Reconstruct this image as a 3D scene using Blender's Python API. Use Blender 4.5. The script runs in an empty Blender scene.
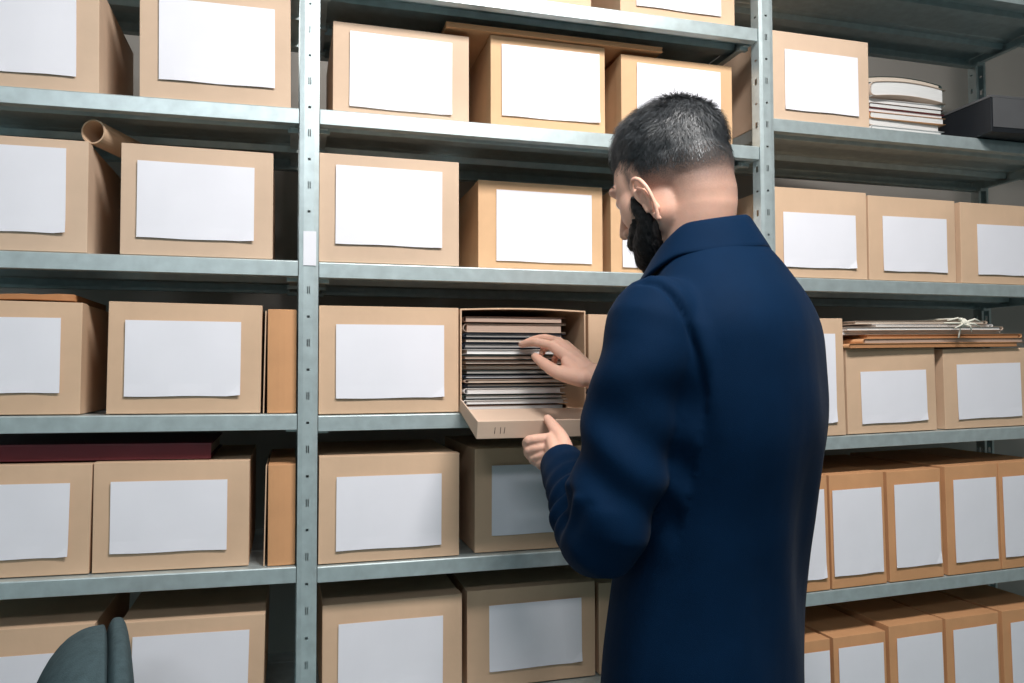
import bpy, bmesh, math, random
from math import sin, cos, pi, radians, sqrt, atan2
from mathutils import Vector, Matrix, Euler, noise
scene = bpy.context.scene
COL = scene.collection
random.seed(7)

# ---------------------------------------------------------------- camera
cam_data = bpy.data.cameras.new('camera'); cam = bpy.data.objects.new('camera', cam_data)
COL.objects.link(cam); scene.camera = cam
cam_data.sensor_width = 36.0; cam_data.lens = 778.5 / 1024 * 36.0
cam_data.clip_start = 0.02; cam_data.clip_end = 60
Rz = Matrix.Rotation(-0.2766, 3, 'Z'); Rx = Matrix.Rotation(0.0344, 3, 'X'); Ry = Matrix.Rotation(0.0027, 3, 'Y')
RC3M = Rz @ Rx @ Ry                       # columns: right, forward, up
m4 = Matrix.Identity(4)
for i in range(3):
    m4[i][0] = RC3M[i][0]; m4[i][1] = RC3M[i][2]; m4[i][2] = -RC3M[i][1]
CAM = Vector((-0.031, -1.521, 1.45))
m4.translation = CAM
cam.matrix_world = m4
# ---------------------------------------------------------------- world, lights, exposure
world = bpy.data.worlds.new('world'); scene.world = world; world.use_nodes = True
bg = world.node_tree.nodes['Background']; bg.inputs[0].default_value = (0.62, 0.78, 0.85, 1); bg.inputs[1].default_value = 0.2
def area(name, loc, target, sx, sy, power, color):
    l = bpy.data.lights.new(name, 'AREA'); l.shape = 'RECTANGLE'; l.size = sx; l.size_y = sy; l.energy = power; l.color = color
    o = bpy.data.objects.new(name, l); COL.objects.link(o); o.location = loc
    d = Vector(target) - Vector(loc); o.rotation_euler = d.to_track_quat('-Z', 'Y').to_euler()
    return o
area('aisle_lamp_light', (0.56, -1.12, 2.84), (0.58, -0.55, 1.0), 0.8, 0.30, 50, (1.0, 0.97, 0.94))
area('rear_fill_light', (-0.5, -2.9, 2.84), (-0.3, -1.8, 0.5), 1.3, 0.3, 22, (0.90, 0.95, 1.0))  # unseen fill lamp, added to brighten the lower shelves
scene.view_settings.view_transform = 'Standard'; scene.view_settings.look = 'None'
scene.view_settings.exposure = 0.0; scene.view_settings.gamma = 1.0; scene.view_settings.use_curve_mapping = False

# ---------------------------------------------------------------- materials
def lin(c):
    return tuple(((v/255)/12.92 if v/255 <= .04045 else ((v/255+.055)/1.055)**2.4) for v in c)
def mat(name, rgb, rough=.6, metal=0.0, var=0.0, scale=8.0, bump=0.0, bscale=120.0, spec=0.5, coord='Object', stretch=(1,1,1), sheen=0.0, sss=0.0):
    """rgb linear"""
    m = bpy.data.materials.new(name); m.use_nodes = True
    nt = m.node_tree; b = nt.nodes['Principled BSDF']
    b.inputs['Base Color'].default_value = (*rgb, 1); b.inputs['Roughness'].default_value = rough
    b.inputs['Metallic'].default_value = metal; b.inputs['Specular IOR Level'].default_value = spec
    if sheen: b.inputs['Sheen Weight'].default_value = sheen; b.inputs['Sheen Roughness'].default_value = .4
    if sss:
        b.inputs['Subsurface Weight'].default_value = sss; b.inputs['Subsurface Radius'].default_value = (.012, .004, .002); b.inputs['Subsurface Scale'].default_value = 1.0
    tc = nt.nodes.new('ShaderNodeTexCoord'); mp = nt.nodes.new('ShaderNodeMapping'); mp.inputs['Scale'].default_value = stretch
    nt.links.new(tc.outputs[coord], mp.inputs[0])
    if var:
        n = nt.nodes.new('ShaderNodeTexNoise'); n.inputs['Scale'].default_value = scale; n.inputs['Detail'].default_value = 5
        nt.links.new(mp.outputs[0], n.inputs['Vector'])
        mr = nt.nodes.new('ShaderNodeMapRange'); mr.inputs[1].default_value = .3; mr.inputs[2].default_value = .7; mr.inputs[3].default_value = 1-var; mr.inputs[4].default_value = 1+var
        nt.links.new(n.outputs[0], mr.inputs[0])
        mx = nt.nodes.new('ShaderNodeVectorMath'); mx.operation = 'SCALE'; mx.inputs[0].default_value = rgb
        nt.links.new(mr.outputs[0], mx.inputs['Scale']); nt.links.new(mx.outputs[0], b.inputs['Base Color'])
    if bump:
        n2 = nt.nodes.new('ShaderNodeTexNoise'); n2.inputs['Scale'].default_value = bscale; n2.inputs['Detail'].default_value = 4
        nt.links.new(mp.outputs[0], n2.inputs['Vector'])
        bp = nt.nodes.new('ShaderNodeBump'); bp.inputs['Strength'].default_value = bump; bp.inputs['Distance'].default_value = .002
        nt.links.new(n2.outputs[0], bp.inputs['Height']); nt.links.new(bp.outputs[0], b.inputs['Normal'])
    return m
M = {}
M['steel'] = mat('galvanised_steel', (.53, .61, .62), .38, .5, var=.10, scale=40, bump=.06, bscale=60)
M['card'] = mat('light_cardboard', (.67, .46, .31), .75, var=.05, scale=14, bump=.12, bscale=70, spec=.25)
M['card_grey'] = mat('pale_cardboard', (.66, .48, .35), .75, var=.05, scale=14, bump=.12, bscale=70, spec=.25)
M['card_orange'] = mat('kraft_cardboard', (.64, .33, .16), .7, var=.06, scale=14, bump=.12, bscale=70, spec=.3)
M['card_warm'] = mat('tan_cardboard', (.70, .44, .25), .7, var=.06, scale=14, bump=.12, bscale=70, spec=.3)
M['paper'] = mat('white_paper', (.85, .84, .90), .6, var=.02, scale=10, bump=.15, bscale=18, spec=.3)
M['kraft_dark'] = mat('brown_kraft', (.45, .21, .09), .65, var=.08, scale=20, spec=.3, stretch=(1, 1, 1))
M['kraft_lid'] = mat('kraft_inside', (.70, .52, .40), .75, var=.04, scale=10, spec=.2)
M['red'] = mat('dark_red_binding', (.13, .012, .02), .5, var=.1, scale=20)
M['black'] = mat('black_board', (.012, .014, .018), .5, var=.1, scale=20)
M['grey'] = mat('grey_board', (.10, .10, .105), .6, var=.1, scale=10)
M['wall'] = mat('wall_paint', (.36, .33, .30), .8, var=.05, scale=3, bump=.1, bscale=40)
M['roomwall'] = mat('room_paint', (.36, .50, .52), .8, var=.03, scale=3, bump=.1, bscale=40)
M['ceiling'] = mat('ceiling_paint', (.7, .72, .72), .8, var=.03, scale=3)
M['floor'] = mat('floor_vinyl', (.22, .33, .34), .5, var=.1, scale=5)
M['fabric_grey'] = mat('grey_fabric', (.055, .085, .095), .9, var=.15, scale=90, bump=.4, bscale=600, spec=.2)
M['plastic'] = mat('black_plastic', (.02, .022, .025), .45)
M['string'] = mat('white_string', (.75, .72, .62), .8)
M['ink'] = mat('pencil_mark', (.12, .09, .08), .8)

# ---------------------------------------------------------------- mesh helpers
def finish(name, bm, m, parent=None, smooth=False, bevel=0.0, loc=None):
    bmesh.ops.recalc_face_normals(bm, faces=bm.faces)
    if bevel:
        es = [e for e in bm.edges if len(e.link_faces) == 2 and e.calc_face_angle(0) > .6]
        bmesh.ops.bevel(bm, geom=es, offset=bevel, segments=2, profile=.6, affect='EDGES', clamp_overlap=True)
    me = bpy.data.meshes.new(name); bm.to_mesh(me); bm.free()
    if m: me.materials.append(m)
    if smooth:
        for p in me.polygons: p.use_smooth = True
    o = bpy.data.objects.new(name, me); COL.objects.link(o)
    if parent: o.parent = parent
    if loc: o.location = loc
    return o
def box(bm, x0, x1, y0, y1, z0, z1):
    vs = [bm.verts.new((x, y, z)) for x in (x0, x1) for y in (y0, y1) for z in (z0, z1)]
    for f in ((0,1,3,2),(4,6,7,5),(0,4,5,1),(2,3,7,6),(0,2,6,4),(1,5,7,3)): bm.faces.new([vs[i] for i in f])
    return vs
def tube(bm, pts, r, n=8, cap=True):
    """r: float or list"""
    pts = [Vector(p) for p in pts]; rings = []; up = None
    for i, p in enumerate(pts):
        d = (pts[min(i+1, len(pts)-1)] - pts[max(i-1, 0)]).normalized()
        if up is None:
            up = d.orthogonal().normalized()
        else:
            up = (up - d*up.dot(d)).normalized()
        s = d.cross(up); rr = r[i] if isinstance(r, (list, tuple)) else r
        rings.append([bm.verts.new(p + (up*cos(2*pi*k/n) + s*sin(2*pi*k/n))*rr) for k in range(n)])
    for a, b in zip(rings, rings[1:]):
        for k in range(n): bm.faces.new((a[k], a[(k+1) % n], b[(k+1) % n], b[k]))
    if cap:
        bm.faces.new(rings[0]); bm.faces.new(rings[-1])
def profile_x(bm, pts, x0, x1, t, seg=1, closed=False):
    """sheet following (y,z) points, extruded in X, thickened by solidify"""
    A = [[bm.verts.new((x0+(x1-x0)*k/seg, y, z)) for (y, z) in pts] for k in range(seg+1)]
    for a, b in zip(A, A[1:]):
        for i in range(len(pts)-1): bm.faces.new((a[i], a[i+1], b[i+1], b[i]))
def empty(name, loc, rz=0.0, ry=0.0):
    o = bpy.data.objects.new(name, None); COL.objects.link(o); o.location = loc; o.rotation_euler = (0, ry, rz); o.empty_display_size = .05
    return o
def tag(o, label, cat, group=None, kind=None):
    if kind: o['kind'] = kind
    if label: o['label'] = label
    if cat: o['category'] = cat
    if group: o['group'] = group
    return o
def part(o, label): o['label'] = label; return o

# ---------------------------------------------------------------- the room
def slab(name, x0, x1, y0, y1, z0, z1, m):
    bm = bmesh.new(); box(bm, x0, x1, y0, y1, z0, z1); o = finish(name, bm, m); o['kind'] = 'structure'; return o
RX0, RX1, RY0, RY1, RZ = -2.2, 3.4, -3.9, 0.62, 2.95
slab('floor', RX0, RX1, RY0, RY1, -.1, .08, M['floor'])
slab('ceiling', RX0, RX1, RY0, RY1, RZ, RZ+.1, M['ceiling'])
slab('wall_back', RX0-.1, RX1+.1, RY1, RY1+.1, -.1, RZ+.1, M['wall'])
slab('wall_front', RX0-.1, RX1+.1, RY0-.1, RY0, -.1, RZ+.1, M['roomwall'])
slab('wall_left', RX0-.1, RX0, RY0, RY1, -.1, RZ+.1, M['roomwall'])
slab('wall_right', RX1, RX1+.1, RY0, RY1, -.1, RZ+.1, M['wall'])

# ---------------------------------------------------------------- the shelving rack
DEPTH = .38
HT = dict(LA=.493, LB=.2044, LC=-.0823, LD=-.3646, LE=-.652, MT=.7682, MA=.498, MB=.2029, MC=-.0892, MD=-.3747, ME=-.661,
          RT=.950, RA=.5662, RB=.2041, RC=-.1545, RD=-.5017, RE=-.857)
HT['LT'] = .783; HT['LF'] = -.94; HT['MF'] = -.95; HT['RF'] = -1.215; HT['LG'] = -1.23; HT['MG'] = -1.23
SLOPE = dict(LA=.010, LC=-.010, LD=-.018, LE=-.018, RC=.018, RD=.020, RE=.020, MD=-.004)
BAY = dict(L=(-1.0, 0.0), M=(0.0, 1.0), R=(1.0, 2.0)); XM = dict(L=-.3, M=.5, R=1.4)
def shelf_z(s, X=None):
    return 1.45 + HT[s] + SLOPE.get(s, 0) * ((X if X is not None else XM[s[0]]) - XM[s[0]])
rack = empty('shelving_rack', (.5, .19, 0))
tag(rack, 'tall galvanised steel shelving rack with perforated posts, full of cardboard boxes', 'shelving rack')
def add_part(name, bm, m, **k):
    o = finish(name, bm, m, rack, **k); o.location = (-.5, -.19, 0); return o
def post_mesh(back=False):
    """folded U post with round holes and pairs of slits, origin at the foot, front face at y=0"""
    bm = bmesh.new(); h = RZ-.15; w = .018; prof = [(-w, .028), (-w, 0), (w, 0), (w, .028)]
    if back: prof = [(x, -y) for x, y in prof]
    step = .1; z = 0.0; ys = 0
    xs = [-w, -.0095, -.0045, -.0027, -.0008, .0008, .0027, .0045, .0095, w]
    zs = [0.081]; rows = []
    z0 = .102
    while z0 + step < h:
        for a in (.0465-.0022, .0465+.0022, .090, .104): zs.append(z0+a)
        z0 += step
    zs.append(h)
    zs = sorted(zs)
    rid = lambda x: -.0015 if (abs(x) < .0096) else 0.0
    V = [[bm.verts.new((x, (rid(x) if not back else -rid(x)), z)) for x in xs] for z in zs]
    for j in range(len(zs)-1):
        zc = (zs[j]+zs[j+1])/2; hgt = zs[j+1]-zs[j]
        for i in range(len(xs)-1):
            xc = (xs[i]+xs[i+1])/2
            if abs(hgt-.0044) < 1e-4 and abs(xc) < .0027: continue
            if abs(hgt-.014) < 1e-4 and (.0008 < abs(xc) < .0027): continue
            bm.faces.new((V[j][i], V[j][i+1], V[j+1][i+1], V[j+1][i]))
    sgn = -1 if back else 1
    for side, col in ((-w, 0), (w, -1)):      # side flanges with slots
        cs = [0, .009, .017, .030]
        rows = [[V[j][col]] + [bm.verts.new((side, sgn*c, zs[j])) for c in cs[1:]] for j in range(len(zs))]
        for j in range(len(zs)-1):
            hgt = zs[j+1]-zs[j]
            for i in range(3):
                if i == 1 and (abs(hgt-.014) < 1e-4 or abs(hgt-.0044) < 1e-4): continue
                bm.faces.new((rows[j][i], rows[j][i+1], rows[j+1][i+1], rows[j+1][i]))
        lip = [bm.verts.new((side*.55, sgn*.030, zs[j])) for j in (0, -1)]
        bm.faces.new((rows[0][3], rows[-1][3], lip[1], lip[0]))
    return bm
pf = add_part('post', post_mesh(), M['steel']); pb = add_part('post', post_mesh(True), M['steel'])
for base, y in ((pf, -.003), (pb, DEPTH+.006)):
    base.location = (-1-.5, y-.19, 0)
    for X in (0, 1, 2):
        c = base.copy(); COL.objects.link(c); c.parent = rack; c.location = (X-.5, y-.19, 0)
def shelf_mesh(s):
    b = BAY[s[0]]; x0, x1 = b[0]+.0195, b[1]-.0195; t = .0012
    sl = SLOPE.get(s, 0)
    bm = bmesh.new(); L = .0286
    # folded section: return flange, lip, deck with pressed steps, rear lip, return flange
    prof = [(.020, -L+.007), (.020, -L), (0, -L), (0, -.0015), (.0015, 0), (.060, 0), (.063, -.002), (.150, -.002), (.153, 0),
            (.230, 0), (.233, -.002), (.320, -.002), (.323, 0), (DEPTH-.0015, 0), (DEPTH, -.0015), (DEPTH, -L), (DEPTH-.020, -L), (DEPTH-.020, -L+.007)]
    profile_x(bm, prof, x0, x1, t)
    # welded stiffening channel beneath the deck
    for yc in (.105, .275):
        profile_x(bm, [(yc-.022, -.0025), (yc-.018, -.016), (yc+.018, -.016), (yc+.022, -.0025)], x0+.006, x1-.006, t)
    # turned-down ends with corner clips
    for x, d in ((x0, 1), (x1, -1)):
        vs = [bm.verts.new((x, y, z)) for y, z in ((.002, -.001), (DEPTH-.002, -.001), (DEPTH-.002, -L), (.002, -L))]
        bm.faces.new(vs)
        v2 = [bm.verts.new((x+d*.016, y, -L)) for y in (.03, DEPTH-.03)]
        v3 = [bm.verts.new((x, y, -L)) for y in (.03, DEPTH-.03)]
        bm.faces.new((v3[0], v3[1], v2[1], v2[0]))
        for yc in (.045, .19, DEPTH-.045):
            box(bm, min(x, x+d*.02), max(x, x+d*.02), yc-.006, yc+.006, -L-.007, -L+.001)
    zc = shelf_z(s); xm = XM[s[0]]
    for v in bm.verts:
        v.co.z += zc + sl*(v.co.x-xm)
    return bm
for s in sorted(HT):
    o = add_part('shelf', shelf_mesh(s), M['steel'])
    md = o.modifiers.new('thickness', 'SOLIDIFY'); md.thickness = .0012; md.offset = 0
    md = o.modifiers.new('edge', 'BEVEL'); md.width = .0008; md.segments = 1
# white sticker on the second front post
bm = bmesh.new(); box(bm, -.0115+.0015, .0135, -.0062, -.0050, 1.6455, 1.7105)
o = add_part('sticker', bm, M['paper']); part(o, 'blank white sticker on the post')

# ---------------------------------------------------------------- archive boxes
def carton(name, Xc, Y, zbase, w, h, d, lab, mats, rz=0.0, ry=0.0, rnd=None, bulge=.0, skew=0.0, lip=.034):
    """archive box: body, front flap tray that wraps the front, blank label.  Origin at the centre of the front foot."""
    root = empty(name, (Xc, Y, zbase), rz, ry)
    rnd = rnd or random
    # body: open-ended sleeve with seams
    bm = bmesh.new(); e = .0009
    vs = box(bm, -w/2+e, w/2-e, .006, d, 0.0, h-e)
    bmesh.ops.subdivide_edges(bm, edges=bm.edges[:], cuts=4, use_grid_fill=True)
    for v in bm.verts:
        x, y, z = v.co; u = (x/(w/2)); 
        k = (1-u*u)*(1-(2*(y-d/2)/d)**2)
        if z > h-.006: v.co.z -= .0028*max(k, 0)
        if abs(u) > .95: v.co.x += (1 if u > 0 else -1)*bulge*max(0, sin(pi*z/h))*max(0, sin(pi*y/d))
        v.co.x += skew*z/h
    finish('body', bm, mats, root, bevel=.0015, smooth=False)
    # front flap: face plate plus rims folded back over the four sides
    bm = bmesh.new()
    nx_, nz_, t_ = 6, 5, .0024
    def flap_pt(i, j, y, ins):
        x = (-w/2+ins)+(w-2*ins)*i/nx_; z = (.0012+ins)+(h-.0012-2*ins)*j/nz_
        u = 2*x/w; q = 2*z/h-1
        yy = y-.0026*max(0, (1-u*u)*(1-q*q)) if y < .003 else y
        return bm.verts.new((x+skew*z/h, yy, z))
    F = [[flap_pt(i, j, 0, 0) for i in range(nx_+1)] for j in range(nz_+1)]
    for j in range(nz_):
        for i in range(nx_): bm.faces.new((F[j][i], F[j][i+1], F[j+1][i+1], F[j+1][i]))
    loop = [(i, 0) for i in range(nx_)]+[(nx_, j) for j in range(nz_)]+[(i, nz_) for i in range(nx_, 0, -1)]+[(0, j) for j in range(nz_, 0, -1)]
    L0 = [F[j][i] for i, j in loop]; L1 = [flap_pt(i, j, lip, 0) for i, j in loop]; L2 = [flap_pt(i, j, lip, t_) for i, j in loop]; L3 = [flap_pt(i, j, .004, t_) for i, j in loop]
    for A_, B_ in ((L0, L1), (L1, L2), (L2, L3)):
        for q_ in range(len(loop)):
            r_ = (q_+1) % len(loop); bm.faces.new((A_[q_], A_[r_], B_[r_], B_[q_]))
    bm.faces.new(L3)
    finish('front_flap', bm, mats, root, bevel=.0010)
    # blank paper label, slightly wavy
    lc, lz, lw, lh = lab
    bm = bmesh.new(); nx, nz = 8, 6; rot = rnd.uniform(-.008, .008); grid = []
    ph = rnd.uniform(0, 6)
    cz = rnd.uniform(0, 1)
    for j in range(nz+1):
        row = []
        for i in range(nx+1):
            x = (i/nx-.5)*lw; z = (j/nz-.5)*lh
            xx = lc + x*cos(rot)-z*sin(rot); zz = lz + x*sin(rot)+z*cos(rot)
            yy = -.0036 - .0002*sin(ph+9*i/nx+4*j/nz)
            if j == 0: yy -= .0008*abs(sin(ph+i*.8)); zz += .0006*sin(ph*2+i*1.1)
            if (i, j) == (nx, 0) and cz > .5: yy -= .002; zz += .002
            u = 2*xx/w; q = 2*zz/h-1; yy -= .0004
            row.append(bm.verts.new((xx+skew*zz/h, yy, zz)))
        grid.append(row)
    for j in range(nz):
        for i in range(nx): bm.faces.new((grid[j][i], grid[j][i+1], grid[j+1][i+1], grid[j+1][i]))
    o = finish('paper_label', bm, M['paper'], root)
    md = o.modifiers.new('thickness', 'SOLIDIFY'); md.thickness = .0005; md.offset = 0
    part(o, 'blank white paper label')
    return root
BOXES = {
 'LA1': ('LA', -0.491, 0.010, 0.250, 0.203, 0.001, 0.101, 0.176, 0.148, 'card_grey', 'cardboard archive box cut off by the upper left corner, on the high left shelf'),
 'LA2': ('LA', -0.167, 0.010, 0.265, 0.215, 0.002, 0.111, 0.203, 0.152, 'card_grey', 'cardboard archive box left of the long post on the high left shelf'),
 'LB1': ('LB', -0.493, 0.010, 0.224, 0.201, -0.001, 0.109, 0.157, 0.151, 'card_grey', "cardboard archive box at left edge on second shelf, left of the brown tube's mouth"),
 'LB2': ('LB', -0.197, 0.010, 0.262, 0.203, -0.003, 0.102, 0.201, 0.140, 'card_grey', 'cardboard archive box in front of the brown cardboard tube, second shelf of left bay'),
 'LC1': ('LC', -0.497, 0.010, 0.217, 0.198, -0.001, 0.104, 0.154, 0.131, 'card', 'cardboard archive box at left edge beneath the flat brown packet'),
 'LC2': ('LC', -0.216, 0.010, 0.261, 0.202, -0.004, 0.101, 0.196, 0.137, 'card', "pale cardboard archive box left of the orange kraft folder, directly under the tube box's shelf"),
 'LD1': ('LD', -0.485, 0.020, 0.225, 0.194, -0.001, 0.097, 0.160, 0.129, 'card', 'cardboard archive box at left edge under the dark red binder'),
 'LD2': ('LD', -0.236, 0.020, 0.263, 0.196, -0.005, 0.098, 0.196, 0.128, 'card', 'slightly crushed cardboard archive box leaning towards the lower orange kraft folder'),
 'LE1': ('LE', -0.469, 0.020, 0.209, 0.201, 0.001, 0.094, 0.146, 0.123, 'card', 'cardboard archive box at bottom left half hidden behind the grey chair back'),
 'LE2': ('LE', -0.202, 0.020, 0.249, 0.198, -0.002, 0.100, 0.198, 0.145, 'card', 'cardboard archive box at bottom left just right of the grey chair back'),
 'MT1': ('MT', 0.455, 0.030, 0.269, 0.218, 0.004, 0.103, 0.191, 0.150, 'card', 'cardboard box on the top shelf, only its bottom edge showing at the frame top'),
 'MT2': ('MT', 0.800, 0.030, 0.283, 0.239, -0.000, 0.103, 0.209, 0.150, 'card', "cardboard box on the top shelf above the man's head, cut off by the frame"),
 'MA1': ('MA', 0.187, 0.070, 0.281, 0.204, -0.002, 0.108, 0.211, 0.155, 'card_grey', 'cardboard archive box right of the long post, left of the thin brown board'),
 'MA2': ('MA', 0.506, 0.070, 0.262, 0.214, 0.005, 0.118, 0.224, 0.155, 'card_warm', "cardboard archive box under the thin brown board, left of the man's head"),
 'MA3': ('MA', 0.817, 0.070, 0.280, 0.205, 0.002, 0.110, 0.211, 0.155, 'card_warm', "cardboard archive box right behind the top of the man's hair"),
 'MB1': ('MB', 0.156, 0.010, 0.274, 0.212, -0.002, 0.113, 0.208, 0.153, 'card_grey', 'wide cardboard archive box beside the white sticker, one shelf above the opened one'),
 'MB2': ('MB', 0.498, 0.100, 0.287, 0.202, 0.006, 0.105, 0.220, 0.155, 'card_warm', 'tan cardboard archive box set back on the shelf above the opened box'),
 'MB3': ('MB', 0.811, 0.100, 0.298, 0.197, -0.003, 0.101, 0.238, 0.155, 'card_warm', "tan cardboard archive box mostly hidden behind the man's beard and neck"),
 'MC1': ('MC', 0.156, 0.010, 0.272, 0.209, 0.001, 0.102, 0.210, 0.143, 'card', 'cardboard archive box immediately left of the opened box of files'),
 'MC3': ('MC', 0.702, 0.010, 0.262, 0.201, 0.000, 0.100, 0.191, 0.137, 'card', "cardboard archive box right of the opened box, mostly hidden by the man's sleeve"),
 'MD1': ('MD', 0.157, 0.010, 0.272, 0.204, -0.002, 0.095, 0.203, 0.140, 'card', 'cardboard archive box beside the long post, one shelf below the opened box'),
 'MD2': ('MD', 0.463, 0.020, 0.272, 0.210, -0.002, 0.105, 0.199, 0.141, 'card', "shaded cardboard archive box directly beneath the opened lid and the man's left hand"),
 'ME1': ('ME', 0.168, 0.040, 0.275, 0.203, -0.005, 0.097, 0.205, 0.136, 'card', 'cardboard archive box on the lowest visible shelf beside the long post'),
 'ME2': ('ME', 0.461, 0.060, 0.281, 0.201, 0.007, 0.102, 0.203, 0.135, 'card', "cardboard archive box on the lowest shelf left of the man's jacket hem"),
 'ME3': ('ME', 0.751, 0.060, 0.280, 0.195, -0.001, 0.090, 0.204, 0.119, 'card', "cardboard box of which a sliver shows between the lowest box and the man's jacket"),
 'RA1': ('RA', 1.154, 0.010, 0.270, 0.207, 0.002, 0.095, 0.200, 0.140, 'card_grey', 'cardboard archive box on the high right shelf, left of the stack of white files'),
 'RB1': ('RB', 1.147, 0.010, 0.257, 0.207, -0.003, 0.087, 0.196, 0.126, 'card', "cardboard archive box right behind the man's right shoulder"),
 'RB2': ('RB', 1.408, 0.010, 0.254, 0.202, 0.004, 0.089, 0.187, 0.131, 'card', "middle one of three cardboard archive boxes under the white file stack's shelf"),
 'RB3': ('RB', 1.685, 0.010, 0.267, 0.201, 0.001, 0.086, 0.174, 0.125, 'card', 'cardboard archive box at right edge under the shelf with the black case'),
 'RC1': ('RC', 1.1175, 0.000, 0.165, 0.270, 0.0, 0.133, 0.115, 0.204, 'card', "taller cardboard box edge showing between the man's back and the tied envelopes"),
 'RC2': ('RC', 1.341, 0.010, 0.254, 0.199, 0.003, 0.085, 0.187, 0.122, 'card', 'cardboard archive box under the left end of the tied envelope pile'),
 'RC3': ('RC', 1.632, 0.010, 0.278, 0.195, -0.004, 0.091, 0.197, 0.133, 'card', 'cardboard archive box under the right end of the tied envelope pile'),
 'RD0': ('RD', 1.0895, 0.000, 0.122, 0.259, 0.004, 0.129, 0.092, 0.201, 'card_orange', "upright kraft box partly hidden by the man's back, upper of the two kraft rows"),
 'RD1': ('RD', 1.231, 0.000, 0.149, 0.259, -0.003, 0.127, 0.134, 0.195, 'card_orange', 'upright kraft box with wide label, first fully visible in the upper kraft row'),
 'RD2': ('RD', 1.392, 0.000, 0.154, 0.257, 0.004, 0.130, 0.129, 0.193, 'card_orange', 'upright kraft box second fully visible from the man in the upper kraft row'),
 'RD3': ('RD', 1.562, 0.000, 0.158, 0.260, 0.005, 0.129, 0.128, 0.197, 'card_orange', 'upright kraft box, left neighbour of the one at right edge, upper kraft row'),
 'RD4': ('RD', 1.723, 0.000, 0.155, 0.260, -0.014, 0.128, 0.112, 0.196, 'card_orange', 'upright kraft box cut off by the right edge, upper kraft row'),
 'RE0': ('RE', 1.0895, 0.000, 0.124, 0.247, 0.005, 0.121, 0.104, 0.204, 'card_orange', "upright kraft box partly hidden by the man's back, lower kraft row at the bottom"),
 'RE1': ('RE', 1.232, 0.000, 0.142, 0.247, 0.000, 0.119, 0.122, 0.209, 'card_orange', 'upright kraft box with sloping top edge, first fully visible in the bottom kraft row'),
 'RE2': ('RE', 1.390, 0.000, 0.154, 0.256, 0.006, 0.120, 0.129, 0.215, 'card_orange', 'upright kraft box second fully visible from the man in the bottom kraft row'),
 'RE3': ('RE', 1.555, 0.000, 0.158, 0.255, 0.004, 0.121, 0.130, 0.215, 'card_orange', 'upright kraft box, left neighbour of the one at right edge, bottom kraft row'),
 'RE4': ('RE', 1.725, 0.000, 0.158, 0.255, -0.006, 0.120, 0.103, 0.213, 'card_orange', 'upright kraft box cut off by the right edge, bottom kraft row'),
}
GRP = dict(L='archive boxes in the left bay', M='archive boxes in the middle bay', R='archive boxes in the right bay')
for k, (s, Xc, Y, w, h, lc, lz, lw, lh, mm, lab) in BOXES.items():
    rnd = random.Random(k)
    z = shelf_z(s, Xc) + .0015
    ry = -math.atan(SLOPE.get(s, 0))
    d = .325 if mm != 'card_orange' else .33
    o = carton('archive_box', Xc, Y, z, w, h, min(d, DEPTH-Y-.012), (lc, lz, lw, lh), M[mm], rz=rnd.uniform(-.006, .006) if s[0] != 'R' else 0, ry=ry, rnd=rnd,
               bulge=.0, skew=(-.003 if k == 'LD2' else 0))
    tag(o, lab, 'box', 'upright kraft boxes in the right bay' if mm == 'card_orange' else GRP[s[0]])

# ---------------------------------------------------------------- the opened box with its lid folded down
X0, X1, ZB, H, D = .2945, .5620, shelf_z('MC')+.0015, .2075, .325
ob = empty('opened_archive_box', ((X0+X1)/2, .004, ZB)); w = X1-X0
tag(ob, 'opened cardboard archive box full of stacked files, front lid folded down', 'box')
bm = bmesh.new(); t = .0028
def wavy(x): return .0035*cos(pi*x/w)            # the upper wall bows up a little
n = 14
# four walls as one thick sleeve
def ring(y, inset, tl):
    pts = [(-w/2+inset, inset)] + [(-w/2+inset, H-inset)] + [(-w/2+inset+(w-2*inset)*i/n, H-inset+wavy(-w/2+w*i/n)+.0) for i in range(1, n)] + [(w/2-inset, H-inset), (w/2-inset, inset)]
    return [bm.verts.new((x, y, z)) for x, z in pts]
o0, i0, o1, i1 = ring(0, 0, 1), ring(0, t, 1), ring(D, 0, 1), ring(D, t, 1)
N = len(o0)
for a in range(N):
    b = (a+1) % N
    bm.faces.new((o0[a], o0[b], i0[b], i0[a])); bm.faces.new((o0[a], o1[a], o1[b], o0[b]))
    bm.faces.new((i0[a], i0[b], i1[b], i1[a])); bm.faces.new((o1[a], i1[a], i1[b], o1[b]))
bm.faces.new([bm.verts.new((v.co.x, D-.002, v.co.z)) for v in i1])
finish('body', bm, M['card'], ob)
# lid: shallow tray hinged along the lower front edge, rims up
bm = bmesh.new(); LW = w+.008; LD = .155; RIM = .034
outer = [(-LW/2, 0), (LW/2, 0), (LW/2, -LD), (-LW/2, -LD)]
def tray(z, k): return [bm.verts.new((x*(1-2*k/LW) , y+(k if y < -.1 else (-k if k else 0)), z)) for x, y in outer]
ob_, ot, it, ib = tray(0, 0), tray(RIM, 0), tray(RIM, t), tray(t, t)
for a in (1, 2, 3):
    b = (a+1) % 4
    bm.faces.new((ob_[a], ob_[b], ot[b], ot[a])); bm.faces.new((ot[a], ot[b], it[b], it[a])); bm.faces.new((it[a], it[b], ib[b], ib[a]))
bm.faces.new(ob_); bm.faces.new(ib)
for v in bm.verts:                     # the rear rim is only the hinge fold
    if v.co.y > -.01 and v.co.z > t+.001: v.co.z = RIM*.72
lid = finish('front_lid', bm, M['kraft_lid'], ob, bevel=.001)
lid.location = (.001, -.004, .004); lid.rotation_euler = (radians(16.5), 0, 0)
part(lid, 'open front lid folded down over the shelf edge')
bm = bmesh.new()
for x, a in ((-.105, .2), (-.094, -.1), (-.087, .25)):
    tube(bm, [(x, -LD-.0004, .010), (x+.003*a, -LD-.0006, .022)], .0006, 5)
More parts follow.
